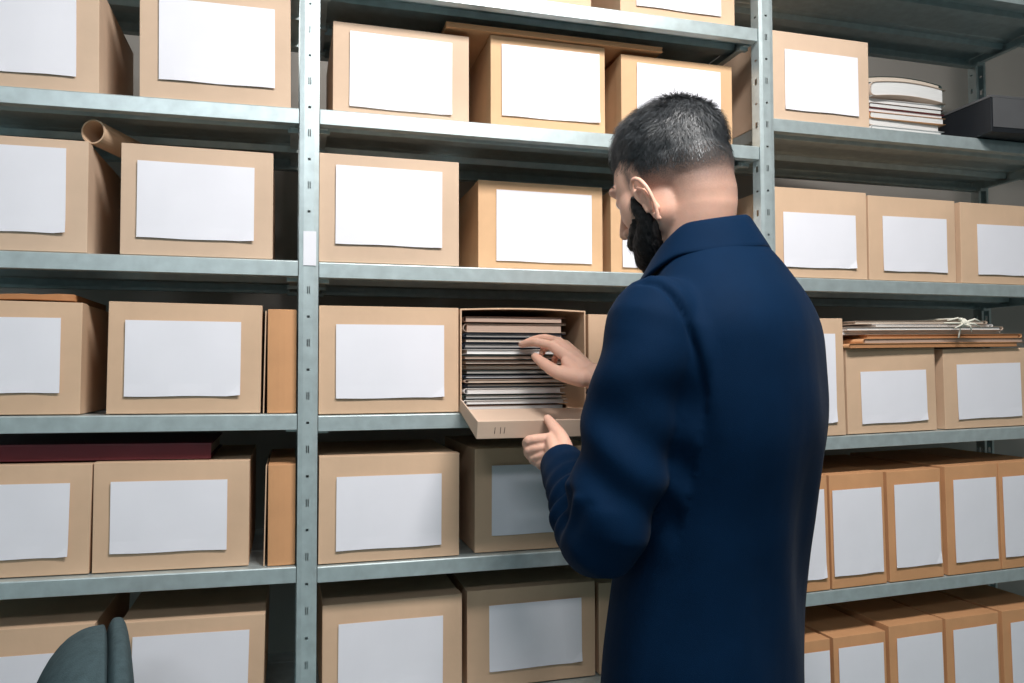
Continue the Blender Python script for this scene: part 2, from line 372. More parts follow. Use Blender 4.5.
finish('pencil_mark', bm, M['ink'], lid)

# ---------------------------------------------------------------- files
PG = [mat('page_%s' % n, c, .7, var=.05, scale=60, stretch=(.3, .3, 12), spec=.2) for n, c in
      (('white', (.72, .71, .70)), ('cream', (.60, .52, .44)), ('tan', (.48, .35, .28)), ('grey', (.36, .34, .32)), ('kraft', (.46, .23, .11)))]
CV = [mat('cover_%s' % n, c, .6, var=.06, scale=30, spec=.3) for n, c in
      (('navy', (.02, .03, .05)), ('green', (.03, .05, .045)), ('brown', (.14, .07, .045)), ('manila', (.50, .38, .30)), ('white', (.70, .69, .68)), ('kraft', (.55, .28, .13)), ('red', (.35, .04, .08)))]
def folder(name, loc, w, d, t, cover, pages, label, group, rz=0.0, rx=0.0, ry=0.0, sag=0.0, rnd=random):
    """flat file: a cover folded round a block of pages; fold at one side"""
    root = empty(name, loc, rz); root.rotation_euler = (rx, ry, rz)
    bm = bmesh.new(); n = 10; c = .0009
    x0, x1 = -w/2, w/2
    def sg(x): return -sag*(1-(2*x/w)**2) if sag else 0
    pts = []
    r = t/2; left = rnd.random() < .6
    up = [(x0+r+(w-r-.002)*i/n, t) for i in range(n+1)]
    arc = [(x0+r-r*sin(a), t/2+r*cos(a)) for a in [pi*k/6 for k in range(1, 6)]]
    lo = [(x0+r+(w-r-.002)*i/n, 0.0) for i in range(n+1)]
    line = up[::-1]+arc+lo
    if not left: line = [(-x, z) for x, z in line]
    rings = []
    for y in (0, d): rings.append([bm.verts.new((x, y, z+sg(x))) for x, z in line])
    for i in range(len(line)-1): bm.faces.new((rings[0][i], rings[0][i+1], rings[1][i+1], rings[1][i]))
    o = finish('cover', bm, CV[cover], root, smooth=True)
    md = o.modifiers.new('thickness', 'SOLIDIFY'); md.thickness = c; md.offset = 0
    bm = bmesh.new(); a = .004 + rnd.random()*.004
    k = 8; V = []
    for y in (.0015+rnd.random()*.002, d-.003):
        for (zz) in (c*.7, t-c*.7):
            V.append([bm.verts.new((x0+a+(w-2*a-.004)*i/k, y, zz+sg(x0+a+(w-2*a)*i/k))) for i in range(k+1)])
    f0, f1, b0, b1 = V
    for i in range(k):
        bm.faces.new((f0[i], f0[i+1], f1[i+1], f1[i])); bm.faces.new((b0[i+1], b0[i], b1[i], b1[i+1]))
        bm.faces.new((f1[i], f1[i+1], b1[i+1], b1[i])); bm.faces.new((f0[i+1], f0[i], b0[i], b0[i+1]))
    bm.faces.new((f0[0], f1[0], b1[0], b0[0])); bm.faces.new((f0[k], b0[k], b1[k], f1[k]))
    finish('pages', bm, PG[pages], root)
    tag(root, label, 'file', group)
    return root
rnd = random.Random(3)
# (thickness, cover, pages, words) from the bottom of the opened box upwards
FILES = [(.0085, 2, 0, 'bottom file in the opened box, white pages with a dark tab at left'),
 (.0075, 4, 0, 'white file second from the bottom of the opened box'),
 (.0065, 1, 0, 'thin white paged file with green cover, third from the bottom of the opened box'),
 (.0110, 4, 0, 'thick white file with a brown patch, fourth from the bottom of the opened box'),
 (.0050, 0, 1, 'thin dark file just above the thick white file low in the opened box'),
 (.0060, 3, 1, 'thin manila file sixth from the bottom of the opened box'),
 (.0055, 0, 0, 'thin file with navy cover seventh from the bottom of the opened box'),
 (.0065, 1, 3, 'grey paged file in a dark green cover, eighth from the bottom of the opened box'),
 (.0070, 3, 1, 'cream file level with the tip of the thumb in the opened box'),
 (.0060, 2, 1, 'brown covered file just below the man\'s thumb in the opened box'),
 (.0075, 1, 2, 'tan file in dark green cover between thumb and fingers'),
 (.0095, 4, 0, 'white file the man pinches between finger and thumb'),
 (.0080, 0, 3, 'dark navy file just above the pinched white file'),
 (.0070, 0, 1, 'dark file with one light line, fourth from the top of the opened box'),
 (.0070, 0, 3, 'dark blue grey file third from the top of the opened box'),
 (.0170, 3, 2, 'thick plain tan file second from the top of the opened box'),
 (.0110, 2, 2, 'brown topmost file of the opened box with looped ends')]
z = ZB+t+.001
tot = sum(f[0] for f in FILES); gap = (.1935-tot)/len(FILES)
for i, (th, cv, pg, lb) in enumerate(FILES):
    wd = .222+rnd.uniform(-.006, .004); xo = X0+.008+wd/2+rnd.uniform(0, .004)
    folder('file_folder', (xo, .012+rnd.uniform(0, .010), z), wd, .29, th*.98, cv, pg, lb, 'files stacked in the opened box', rnd=rnd, rz=rnd.uniform(-.008, .008))
    z += th + gap*.98
# stack on the high right shelf
zs = shelf_z('RA')+.002
STK = [(.014, 4, 0, 'white file at the bottom of the stack beside the black case'), (.012, 3, 0, 'white file second from the bottom of the stack beside the black case'),
 (.011, 5, 0, 'white file with orange edge, third in the stack beside the black case'), (.008, 6, 0, 'thin file with dark red cover in the stack beside the black case'),
 (.008, 2, 0, 'white paged brown file just above the dark red one, high right shelf'), (.010, 4, 0, 'white file just beneath the thick bulging one, high right shelf'),
 (.026, 3, 0, 'thick white bulging file near the top of the stack, high right shelf'), (.010, 1, 1, 'topmost curved file with green cover, high right shelf')]
for i, (th, cv, pg, lb) in enumerate(STK):
    wd = .232+rnd.uniform(-.008, .004)
    folder('file_folder', (1.307+wd/2+rnd.uniform(0, .008), .035+rnd.uniform(-.008, .008), zs), wd, .29, th*1.30, cv, pg, lb, 'white files stacked on the high right shelf', rnd=rnd,
           sag=-.010 if i >= 6 else 0, rz=rnd.uniform(-.02, .02), ry=.0)
    zs += th*1.38
# tied pile of envelopes on top of the two boxes in the right bay
zt = shelf_z('RC', 1.34)+.2035
ENV = [(.0075, 5, 4, 1.205, 1.72, 'bottom kraft envelope of the tied pile, projecting over both boxes'), (.008, 5, 2, 1.245, 1.745, 'wide kraft envelope second from the bottom of the tied pile'),
 (.007, 5, 4, 1.27, 1.735, 'kraft envelope in the middle of the tied pile'), (.006, 4, 0, 1.21, 1.70, 'white folder directly under the string bow of the pile'),
 (.006, 3, 0, 1.215, 1.68, 'cream folder in the upper half of the tied pile'), (.005, 4, 0, 1.30, 1.665, 'thin white folder second from the top of the tied pile'),
 (.005, 3, 1, 1.25, 1.64, 'topmost thin folder of the tied pile with pointed corner')]
for i, (th, cv, pg, a, b, lb) in enumerate(ENV):
    folder('paper_envelope', ((a+b)/2, .0+rnd.uniform(0, .02)+(.01 if i > 2 else -.01), zt), b-a, .27, th*1.32, cv, pg, lb, 'envelopes in the tied pile', rnd=rnd, rz=rnd.uniform(-.03, .03), sag=rnd.uniform(-.001, .001), ry=-.014)
    zt += th*1.45
bm = bmesh.new()
zt0 = shelf_z('RC', 1.34)+.2035+.008; cx = 1.515
tube(bm, [(cx-.01, -.022, zt0+.014), (cx, -.024, zt+.004), (cx+.002, .06, zt+.006), (cx+.004, .24, zt+.005)], .0022, 6)
for a, b, c in ((-.05, .012, .006), (.05, .010, .004), (-.028, -.004, -.012), (.022, -.006, -.02), (-.06, .0, .0), (.045, -.001, -.008)):
    tube(bm, [(cx, -.026, zt-.008), (cx+a*.5, -.036, zt-.008+b), (cx+a, -.030, zt-.008+c)], [.003, .0024, .0016], 6)
for k in range(5):
    tube(bm, [(cx-.008+.004*k, -.026, zt-.016), (cx-.010+.005*k, -.032, zt-.006), (cx-.006+.003*k, -.024, zt+.003)], .0024, 6)
o = finish('string_bow', bm, M['string'], smooth=True); tag(o, 'white string tied in a bow around the pile of envelopes', 'string')

# ---------------------------------------------------------------- loose things on the shelves
def slabthing(name, x0, x1, y0, y1, z0, z1, m, label, cat, group=None, ry=0, rz=0, bevel=.001, ridge=0):
    r = bmesh.new(); w_, d_, h_ = x1-x0, y1-y0, z1-z0
    box(r, -w_/2, w_/2, -d_/2, d_/2, 0, h_)
    o = finish(name, r, m, bevel=bevel); o.location = ((x0+x1)/2, (y0+y1)/2, z0); o.rotation_euler = (0, ry, rz)
    return tag(o, label, cat, group)
# thin corrugated board across two boxes, high shelf of the middle bay
bm = bmesh.new(); zb = shelf_z('MA')+.2165; n = 40
x0, x1 = .277, .775
rows = []
for i in range(n+1):
    x = x0+(x1-x0)*i/n; rows.append(x)
box(bm, x0, x1, .060, .33, zb, zb+.0026); box(bm, x0+.001, x1-.001, .0612, .33, zb+.0026, zb+.0084); box(bm, x0, x1, .060, .33, zb+.0084, zb+.0110)
for v in bm.verts: v.co -= Vector(((x0+x1)/2, .19, zb))
o = finish('cardboard_sheet', bm, M['card_orange'], bevel=.0004); o.location = ((x0+x1)/2, .19, zb+.0008)
tag(o, 'long thin brown corrugated sheet lying across two boxes, left of the man\'s head', 'cardboard')
# brown paper tube
bm = bmesh.new(); p0 = Vector((-.380, .035, shelf_z('LB')+.2035+.0245)); p1 = Vector((-.26, .365, shelf_z('LB')+.2035+.0245))
dv = (p1-p0).normalized(); sd = dv.cross(Vector((0, 0, 1))).normalized(); up = sd.cross(dv)
R0, R1, n = .0225, .0200, 28; rr = []
for (p, r) in ((p0, R0), (p1, R0), (p1, R1), (p0, R1)):
    rr.append([bm.verts.new(p-p0+(sd*cos(2*pi*k/n)+up*sin(2*pi*k/n))*r) for k in range(n)])
for a in range(4):
    A, Bq = rr[a], rr[(a+1) % 4]
    for k in range(n): bm.faces.new((A[k], A[(k+1) % n], Bq[(k+1) % n], Bq[k]))
bm.faces.new([bm.verts.new(v.co*1.0 - dv*.02) for v in rr[2]])
o = finish('cardboard_tube', bm, M['card'], smooth=False); o.location = p0
tag(o, 'brown cardboard mailing tube lying behind the box tops, second shelf of left bay', 'tube')
# flat brown packet on the left-edge box of the third shelf
bm = bmesh.new(); box(bm, -.12, .12, 0, .25, 0, .009)
bmesh.ops.subdivide_edges(bm, edges=bm.edges[:], cuts=8, use_grid_fill=True)
for v in bm.verts: v.co.z += .003*sin(v.co.x*40)*(.4+v.co.z*60)*.6 + (.0035 if v.co.x > .09 else 0)*(v.co.z > .004)
zz = shelf_z('LC', -.5)+.2015
o = finish('paper_packet', bm, M['kraft_dark'], smooth=True); o.location = (-.525, .03, zz+.002); tag(o, 'flat brown paper packet lying on the box at the left edge', 'packet')
# dark red binder across two boxes
def binder(x0, x1, z0, h, label):
    root = empty('binder', ((x0+x1)/2, .04, z0)); w = x1-x0; root.rotation_euler = (0, .018, 0)
    b = bmesh.new(); box(b, -w/2, w/2, 0, .26, 0, .0025); box(b, -w/2, w/2, 0, .26, h-.0025, h); box(b, -w/2, w/2, 0, .0025, .0025, h-.0025)
    finish('cover', b, M['red'], root, bevel=.0006)
    b = bmesh.new(); box(b, -w/2+.006, w/2-.006, .006, .255, .003, h-.003); finish('pages', b, PG[1], root)
    tag(root, label, 'binder'); return root
binder(-.60, -.174, shelf_z('LD', -.39)+.1995, .029, 'dark red binder lying flat across two boxes in the shade, left bay')
# two upright kraft folders by the long post
for s, x0, x1, h, lb in (('LC', -.0785, -.021, .1955, 'orange kraft folder box upright beside the post, just above the other one'),
                         ('LD', -.0755, -.021, .188, 'orange kraft folder box upright beside the post, lower of the two')):
    zb = shelf_z(s, -.05)+.0018
    root = empty('kraft_folder_box', ((x0+x1)/2, .012, zb)); w = x1-x0; root.rotation_euler = (0, -.0 , 0)
    tag(root, lb, 'folder', 'kraft folder boxes beside the post')
    b = bmesh.new(); box(b, -w/2+.005, w/2, 0, .30, 0, h)
    bmesh.ops.subdivide_edges(b, edges=b.edges[:], cuts=4, use_grid_fill=True)
    for v in b.verts:
        if v.co.y < .001: v.co.y -= .002*sin((v.co.x/w+.5)*pi)
    finish('body', b, M['card_orange'], root, bevel=.0012)
    b = bmesh.new(); box(b, -w/2-.0015, -w/2+.0005, .001, .29, 0, h*.985)
    for v in b.verts: v.co.x += .003*(1-v.co.z/h)*-1+.002
    finish('loose_flap', b, M['card'], root, bevel=.0004)
# black case at the right end of the high shelf, pulled forward over the edge
root = empty('black_case', (1.74, .0, shelf_z('RA')+.002)); root.rotation_euler = (0, 0, radians(-3)); tag(root, 'black box case projecting over the edge of the high right shelf', 'box')
b = bmesh.new(); box(b, -.145, .16, -.055, .30, .0, .086)
finish('body', b, M['black'], root, bevel=.002)
b = bmesh.new(); box(b, -.140, .155, -.0565, -.055, .012, .084); o = finish('front_panel', b, M['grey'], root, bevel=.0005); part(o, 'grey front panel')
b = bmesh.new(); box(b, -.147, .162, -.057, .30, .084, .090); o = finish('lid', b, M['grey'], root, bevel=.001); part(o, 'grey lid')
# ---------------------------------------------------------------- ceiling lamps (the aisle lamp, and an unseen rear one added as fill)
M['tube_glow'] = bpy.data.materials.new('lamp_glow'); M['tube_glow'].use_nodes = True
nb = M['tube_glow'].node_tree.nodes['Principled BSDF']; nb.inputs['Emission Color'].default_value = (1, .97, .94, 1); nb.inputs['Emission Strength'].default_value = 3; nb.inputs['Base Color'].default_value = (.8, .8, .8, 1)
for x, y, lb in ((.56, -1.12, 'ceiling lamp above the aisle in front of the rack'), (-.5, -2.9, 'added fill lamp near the rear wall of the room')):
    root = empty('ceiling_lamp', (x, y, RZ)); tag(root, lb, 'lamp', 'ceiling lamps')
    b = bmesh.new(); box(b, -.45, .45, -.17, .17, -.07, -.0); finish('housing', b, M['ceiling'], root, bevel=.004)
    b = bmesh.new(); box(b, -.42, .42, -.15, .15, -.076, -.0705); finish('diffuser', b, M['tube_glow'], root)
# ---------------------------------------------------------------- office chair
# superellipsoid cushion helper
def superell(bm, c, r, e=2.6, nu=28, nv=18, warp=None):
    rows = []
    def sp(v, p): return (1 if v >= 0 else -1)*abs(v)**p
    for j in range(nv+1):
        ph = -pi/2+pi*j/nv; row = []
        for i in range(nu):
            th = 2*pi*i/nu; p = 2/e
            v = Vector((sp(cos(ph), p)*sp(cos(th), p)*r[0], sp(cos(ph), p)*sp(sin(th), p)*r[1], sp(sin(ph), p)*r[2]))
            if warp: v = warp(v)
            row.append(bm.verts.new(v+Vector(c)))
        rows.append(row)
    for a, b in zip(rows, rows[1:]):
        for i in range(nu): bm.faces.new((a[i], a[(i+1) % nu], b[(i+1) % nu], b[i]))
    bmesh.ops.remove_doubles(bm, verts=bm.verts, dist=1e-5)
FL = .08
chair = empty('office_chair', (-.293, -.30, FL), radians(12))
tag(chair, 'dark grey fabric office chair at bottom left, only its rounded back showing', 'chair')
def wc(v):
    k = (v.z+.27)/.54
    if v.x < 0: v.x *= 9.0-1.5*k
    return v
bm = bmesh.new(); superell(bm, (.010, 0, .725), (.014, .20, .275), 2.5, 36, 30, wc)
finish('back_cushion', bm, M['fabric_grey'], chair, smooth=True)
bm = bmesh.new(); superell(bm, (.030, 0, .725), (.024, .203, .277), 3.0, 36, 30)
finish('back_shell', bm, M['fabric_grey'], chair, smooth=True)
bm = bmesh.new(); tube(bm, [(.05, 0, .62), (.06, 0, .42), (.0, 0, .37), (-.16, 0, .365)], .018, 10); finish('back_bracket', bm, M['plastic'], chair, smooth=True)
bm = bmesh.new(); superell(bm, (-.24, 0, .43), (.23, .23, .045), 3); finish('seat', bm, M['fabric_grey'], chair, smooth=True)
bm = bmesh.new(); tube(bm, [(-.24, 0, .08), (-.24, 0, .39)], [.028, .022], 16); finish('gas_lift', bm, M['plastic'], chair, smooth=True)
bm = bmesh.new()
for k in range(5):
    a = 2*pi*k/5+.3; tube(bm, [(-.24, 0, .10), (-.24+.25*cos(a), .25*sin(a), .065)], [.024, .015], 8)
finish('star_base', bm, M['plastic'], chair)
for k in range(5):
    a = 2*pi*k/5+.3; cx_, cy_ = -.24+.25*cos(a), .25*sin(a); bm = bmesh.new()
    for s in (-.012, .012):
        tube(bm, [(cx_-sin(a)*s*.6, cy_+cos(a)*s*.6, .028), (cx_-sin(a)*s*1.6, cy_+cos(a)*s*1.6, .028)], .027, 14)
    tube(bm, [(cx_, cy_, .03), (cx_, cy_, .07)], .008, 8); finish('caster', bm, M['plastic'], chair)

# ================================================================ the man
import numpy as np
def matskin():
    m = mat('skin', (.80, .47, .355), .5, var=.06, scale=35, bump=.12, bscale=300, spec=.35, sss=.12)
    nt = m.node_tree; b = nt.nodes['Principled BSDF']; at_ = nt.nodes.new('ShaderNodeAttribute'); at_.attribute_name = 'stubble'
    old = b.inputs['Base Color'].links[0].from_socket
    ns = nt.nodes.new('ShaderNodeTexNoise'); ns.inputs['Scale'].default_value = 900; ns.inputs['Detail'].default_value = 1
    tc = nt.nodes.new('ShaderNodeTexCoord'); nt.links.new(tc.outputs['Object'], ns.inputs['Vector'])
    mr = nt.nodes.new('ShaderNodeMapRange'); mr.inputs[1].default_value = .35; mr.inputs[2].default_value = .65; mr.inputs[3].default_value = .90; mr.inputs[4].default_value = 1.15; nt.links.new(ns.outputs[0], mr.inputs[0])
    mu = nt.nodes.new('ShaderNodeMath'); mu.operation = 'MULTIPLY'; mu.use_clamp = True; nt.links.new(at_.outputs['Fac'], mu.inputs[0]); nt.links.new(mr.outputs[0], mu.inputs[1])
    mx = nt.nodes.new('ShaderNodeMix'); mx.data_type = 'RGBA'; mx.inputs['B'].default_value = (.040, .038, .038, 1)
    nt.links.new(mu.outputs[0], mx.inputs['Factor']); nt.links.new(old, mx.inputs['A']); nt.links.new(mx.outputs['Result'], b.inputs['Base Color'])
    return m
M['skin'] = matskin()
M['hair'] = mat('dark_hair', (.034, .038, .043), .48, var=.5, scale=160, spec=.6)
M['beard'] = mat('black_beard', (.008, .008, .009), .6, var=.3, scale=200, spec=.3)
M['jacket'] = mat('navy_cloth', (.0013, .0135, .041), .75, var=.06, scale=25, bump=.25, bscale=900, spec=.06, sheen=.02)
M['seam'] = mat('navy_seam', (.006, .02, .05), .9)
M['trousers'] = mat('charcoal_cloth', (.02, .022, .028), .85, var=.05, scale=30, bump=.2, bscale=700, spec=.2)
M['shoe'] = mat('black_leather', (.012, .011, .011), .3, var=.05, scale=20)
M['eye'] = mat('eye_white', (.75, .74, .72), .2)
M['shirt'] = mat('dark_shirt', (.03, .035, .05), .8)
man = empty('person', (.630, -.420, FL), radians(42.15))
tag(man, 'man in navy blazer with dark hair and full beard, searching the opened box', 'person')
# all coordinates below are in his own frame, floor at z=0: x right, y facing, z up
def V3(*a): return Vector(a)
def loft(bm, rings, n=28, fine=0):
    if fine:        # smooth interpolation between the given sections
        Q = []; m_ = len(rings)
        for i in range(m_-1):
            r_ = [rings[max(i-1, 0)], rings[i], rings[i+1], rings[min(i+2, m_-1)]]
            A = [list(q[0])+[q[1], q[2], q[3]] for q in r_]
            for s_ in range(fine):
                t_ = s_/fine
                v = [.5*(2*b+(c-a)*t_+(2*a-5*b+4*c-d)*t_*t_+(3*b-a-3*c+d)*t_**3) for a, b, c, d in zip(*A)]
                Q.append((v[:3], v[3], v[4], v[5], None))
        rings = Q+[rings[-1]]
    """rings: (centre, half x, half y, exponent, tilt matrix or None)"""
    R = []
    for c, hx, hy, e, T in rings:
        ring = []
        for k in range(n):
            a = 2*pi*k/n; sx = (1 if cos(a) >= 0 else -1)*abs(cos(a))**(2/e); sy = (1 if sin(a) >= 0 else -1)*abs(sin(a))**(2/e)
            v = Vector((sx*hx, sy*hy, 0)); v = (T @ v) if T else v
            ring.append(bm.verts.new(v+Vector(c)))
        R.append(ring)
    for a, b in zip(R, R[1:]):
        for k in range(n): bm.faces.new((a[k], a[(k+1) % n], b[(k+1) % n], b[k]))
    bm.faces.new(R[0][::-1]); bm.faces.new(R[-1])
def ell(bm, c, r, T=None, sub=3):
    g = bmesh.ops.create_icosphere(bm, subdivisions=sub, radius=1.0)
    for v in g['verts']:
        q = Vector((v.co.x*r[0], v.co.y*r[1], v.co.z*r[2])); v.co = ((T @ q) if T else q)+Vector(c)
def limb(bm, pts, rr, n=20, steps=5):
    """smooth tapered tube through joints with rounded ends"""
    pts = [Vector(p) for p in pts]; P = []; Q = []
    m = len(pts)
    for i in range(m-1):
        p0 = pts[max(i-1, 0)]; p1 = pts[i]; p2 = pts[i+1]; p3 = pts[min(i+2, m-1)]
        for s in range(steps):
            t = s/steps
            P.append(.5*((2*p1)+(p2-p0)*t+(2*p0-5*p1+4*p2-p3)*t*t+(3*p1-p0-3*p2+p3)*t**3)); Q.append(rr[i]*(1-t)+rr[i+1]*t)
    P.append(pts[-1]); Q.append(rr[-1])
    tube(bm, P, Q, n); ell(bm, P[0], (Q[0],)*3, sub=2); ell(bm, P[-1], (Q[-1],)*3, sub=2)
def voxel(bm, vox, smooth=4, fac=.5, name='tmp'):
    bmesh.ops.recalc_face_normals(bm, faces=bm.faces)
    me = bpy.data.meshes.new(name); bm.to_mesh(me); bm.free()
    o = bpy.data.objects.new(name, me); COL.objects.link(o)
    md = o.modifiers.new('r', 'REMESH'); md.mode = 'VOXEL'; md.voxel_size = vox; md.use_smooth_shade = True
    if smooth: ms = o.modifiers.new('s', 'SMOOTH'); ms.factor = fac; ms.iterations = smooth
    dg = bpy.context.evaluated_depsgraph_get(); out = bpy.data.meshes.new_from_object(o.evaluated_get(dg))
    bpy.data.objects.remove(o); return out
def coords(me):
    a = np.empty(len(me.vertices)*3); me.vertices.foreach_get('co', a); return a.reshape(-1, 3)
def normals(me):
    a = np.empty(len(me.vertices)*3); me.vertices.foreach_get('normal', a); return a.reshape(-1, 3)
def setco(me, a): me.vertices.foreach_set('co', a.ravel()); me.update()
def addmesh(name, me, m, parent=None, smooth=True):
    me.materials.clear(); me.materials.append(m); me.name = name
    me.polygons.foreach_set('use_smooth', [smooth]*len(me.polygons))
    o = bpy.data.objects.new(name, me); COL.objects.link(o)
    if parent: o.parent = parent
    return o
# ---- joints
L_SH, L_EL, L_WR = V3(-.180, .045, 1.425), V3(-0.2299, 0.1023, 1.1294), V3(-0.0622, 0.2592, 1.2095)
R_SH, R_EL, R_WR = V3(.185, .035, 1.465), V3(.235, .075, 1.19), V3(0.1091, 0.2779, 1.3531)
HC = V3(-.014, .079, 1.684)                       # centre of the skull
HM = Matrix.Rotation(radians(-8), 3, 'Z') @ Matrix.Rotation(radians(-24), 3, 'X')
HS = HM @ Matrix.Diagonal((1, 1, 1.08))
def hp(x, y, z): return HC + HS @ Vector((x, y, z))
# ---- head
def head_bm():
    b = bmesh.new(); E = lambda c, r, R=None: ell(b, hp(*c), r, HS @ R if R else HS, 4 if max(r) > .04 else 3)
    E((0, -.010, .018), (.0750, .096, .086)); E((0, -.045, -.005), (.066, .060, .065))
    E((0, .038, .000), (.064, .058, .074)); E((0, .040, -.050), (.056, .050, .045)); E((0, .052, -.080), (.044, .042, .030)); E((0, .078, -.098), (.020, .019, .017))
    for s in (-1, 1):
        E((s*.034, .050, -.034), (.033, .040, .046)); E((s*.030, .083, .014), (.024, .013, .008)); E((s*.034, .018, -.052), (.034, .045, .040))
        E((s*.010, .103, -.046), (.0085, .010, .008)); E((s*.0315, .080, -.006), (.015, .013, .010))
    limb(b, [hp(0, .088, .008), hp(0, .101, -.014), hp(0, .115, -.040)], [.008, .0085, .0105], 12)
    E((0, .064, -.058), (.040, .036, .040))
    E((0, .093, -.066), (.021, .010, .0055)); E((0, .091, -.077), (.019, .011, .0065))
    # neck down into the collar
    limb(b, [hp(0, -.032, -.005), hp(0, -.033, -.050), V3(-.008, .038, 1.575), V3(-.002, .022, 1.52), V3(0, .01, 1.46)], [.060, .0590, .0590, .064, .076], 28)
    return b
def ear_bm(s):
    b = bmesh.new(); T = Matrix.Rotation(radians(-12), 3, 'X')
    def ep(u, v, w): # u forward, v up, w outward
        q = T @ Vector((0, u*.84, v*1.16)); out = w + .30*max(0, -u+.012)
        return hp(s*(.0725+out), q.y+.020, q.z-.048)
    hel = [(.010, .004, .002), (.013, .018, .004), (.008, .031, .006), (-.004, .035, .007), (-.015, .027, .008), (-.019, .012, .008), (-.016, -.004, .007), (-.008, -.017, .005), (.001, -.026, .003)]
    limb(b, [ep(*p) for p in hel], [.0028, .003, .0033, .0036, .0036, .0034, .003, .003, .004], 10, 4)
    limb(b, [ep(.0, .024, .004), ep(-.008, .012, .0055), ep(-.008, -.002, .005), ep(.0, -.013, .004)], [.0028, .0034, .0034, .003], 10, 4)
    limb(b, [ep(.003, -.020, .001), ep(.001, -.026, .000)], [.0048, .0042], 10, 3)
    limb(b, [ep(.009, .001, .003), ep(.010, -.008, .004)], [.004, .0035], 10, 3)
    for k in range(9):
        a = k/8; limb(b, [ep(.008-.02*a, .026-.012*a, 0), ep(.006-.014*a, -.016+.006*a, 0)], [.003, .003], 8, 2)
    limb(b, [ep(-.002, .01, -.004), ep(-.002, -.010, -.004)], [.010, .009], 10, 2)
    return b
# ---- hands: joints of every finger
def hand_bm(wr, fore, fingers, thumb, web):
    b = bmesh.new()
    limb(b, [fore, wr], [.030, .0265], 18, 4)
    fr = [(.0098, .0090, .0080, .0068), (.0100, .0092, .0082, .0068), (.0096, .0088, .0078, .0065), (.0086, .0078, .0070, .0060)]
    wr = Vector(wr)
    for f, r in zip(fingers, fr):
        f = [Vector(q) for q in f]
        limb(b, [f[0], f[1], f[2], f[3]], list(r), 14, 4)
        limb(b, [wr, (wr+f[0])/2, f[0]], [.017, .0145, .0112], 14, 3)
        for q, rad in ((f[0], .0112), (f[1], .0098*r[1]/.009), (f[2], .0086*r[2]/.008)): ell(b, q, (rad,)*3, sub=2)
    for a, c in zip(fingers, fingers[1:]):      # flesh between the metacarpals
        a0, c0 = Vector(a[0]), Vector(c[0])
        limb(b, [wr, (a0+c0)/2*.5+wr*.5, (a0+c0)/2], [.016, .0142, .0100], 12, 3)
    th = [Vector(q) for q in thumb]
    limb(b, [wr*.45+th[0]*.55, th[0], th[1], th[2], th[3]], [.018, .0170, .0135, .0112, .0080], 16, 4)
    i0 = Vector(fingers[0][0])
    limb(b, [wr, (th[1]+i0)/2*.55+wr*.45], [.018, .014], 12, 3)
    limb(b, [th[0], (th[0]*.5+i0*.5)], [.014, .010], 12, 3)
    return b
RHF = [[V3(0.1038, 0.3656, 1.4133), V3(0.1105, 0.4034, 1.4211), V3(0.1182, 0.4288, 1.4208), V3(0.1248, 0.4505, 1.4184)],
       [V3(0.1245, 0.3658, 1.4217), V3(0.1386, 0.4033, 1.4299), V3(0.1407, 0.4303, 1.4276), V3(0.1345, 0.4480, 1.4216)],
       [V3(0.1462, 0.3617, 1.4162), V3(0.1631, 0.3985, 1.4214), V3(0.1608, 0.4160, 1.4114), V3(0.1500, 0.4170, 1.4010)],
       [V3(0.1628, 0.3548, 1.4044), V3(0.1733, 0.3832, 1.4050), V3(0.1707, 0.3958, 1.3929), V3(0.1609, 0.3951, 1.3826)]]
RTH = [V3(0.0841, 0.2991, 1.3514), V3(0.0787, 0.3411, 1.3617), V3(0.0942, 0.3794, 1.3782), V3(0.1081, 0.4090, 1.3933)]
LHF = [[V3(-0.0109, 0.3070, 1.2456), V3(-0.0281, 0.3424, 1.2409), V3(-0.0034, 0.3604, 1.2262), V3(0.0196, 0.3580, 1.2188)],
       [V3(-0.0132, 0.3078, 1.2316), V3(-0.0255, 0.3430, 1.2246), V3(-0.0000, 0.3561, 1.2098), V3(0.0212, 0.3526, 1.2061)],
       [V3(-0.0146, 0.3071, 1.2193), V3(-0.0196, 0.3382, 1.2109), V3(0.0034, 0.3476, 1.1991), V3(0.0219, 0.3445, 1.1973)],
       [V3(-0.0151, 0.3048, 1.2089), V3(-0.0153, 0.3283, 1.2013), V3(0.0019, 0.3352, 1.1927), V3(0.0181, 0.3339, 1.1911)]]
LTH = [V3(-0.0300, 0.2706, 1.2297), V3(-0.0091, 0.2888, 1.2480), V3(0.0037, 0.3089, 1.2632), V3(0.0128, 0.3274, 1.2783)]
hands = []
for wr, el, F, T in ((R_WR, R_EL, RHF, RTH), (L_WR, L_EL, LHF, LTH)):
    wr = Vector(wr); fore = wr + (Vector(el)-wr).normalized()*.09
    hands.append(voxel(hand_bm(wr, fore, F, T, None), .0019, 4, .5))
ears = [voxel(ear_bm(s), .0014, 2, .4) for s in (-1, 1)]
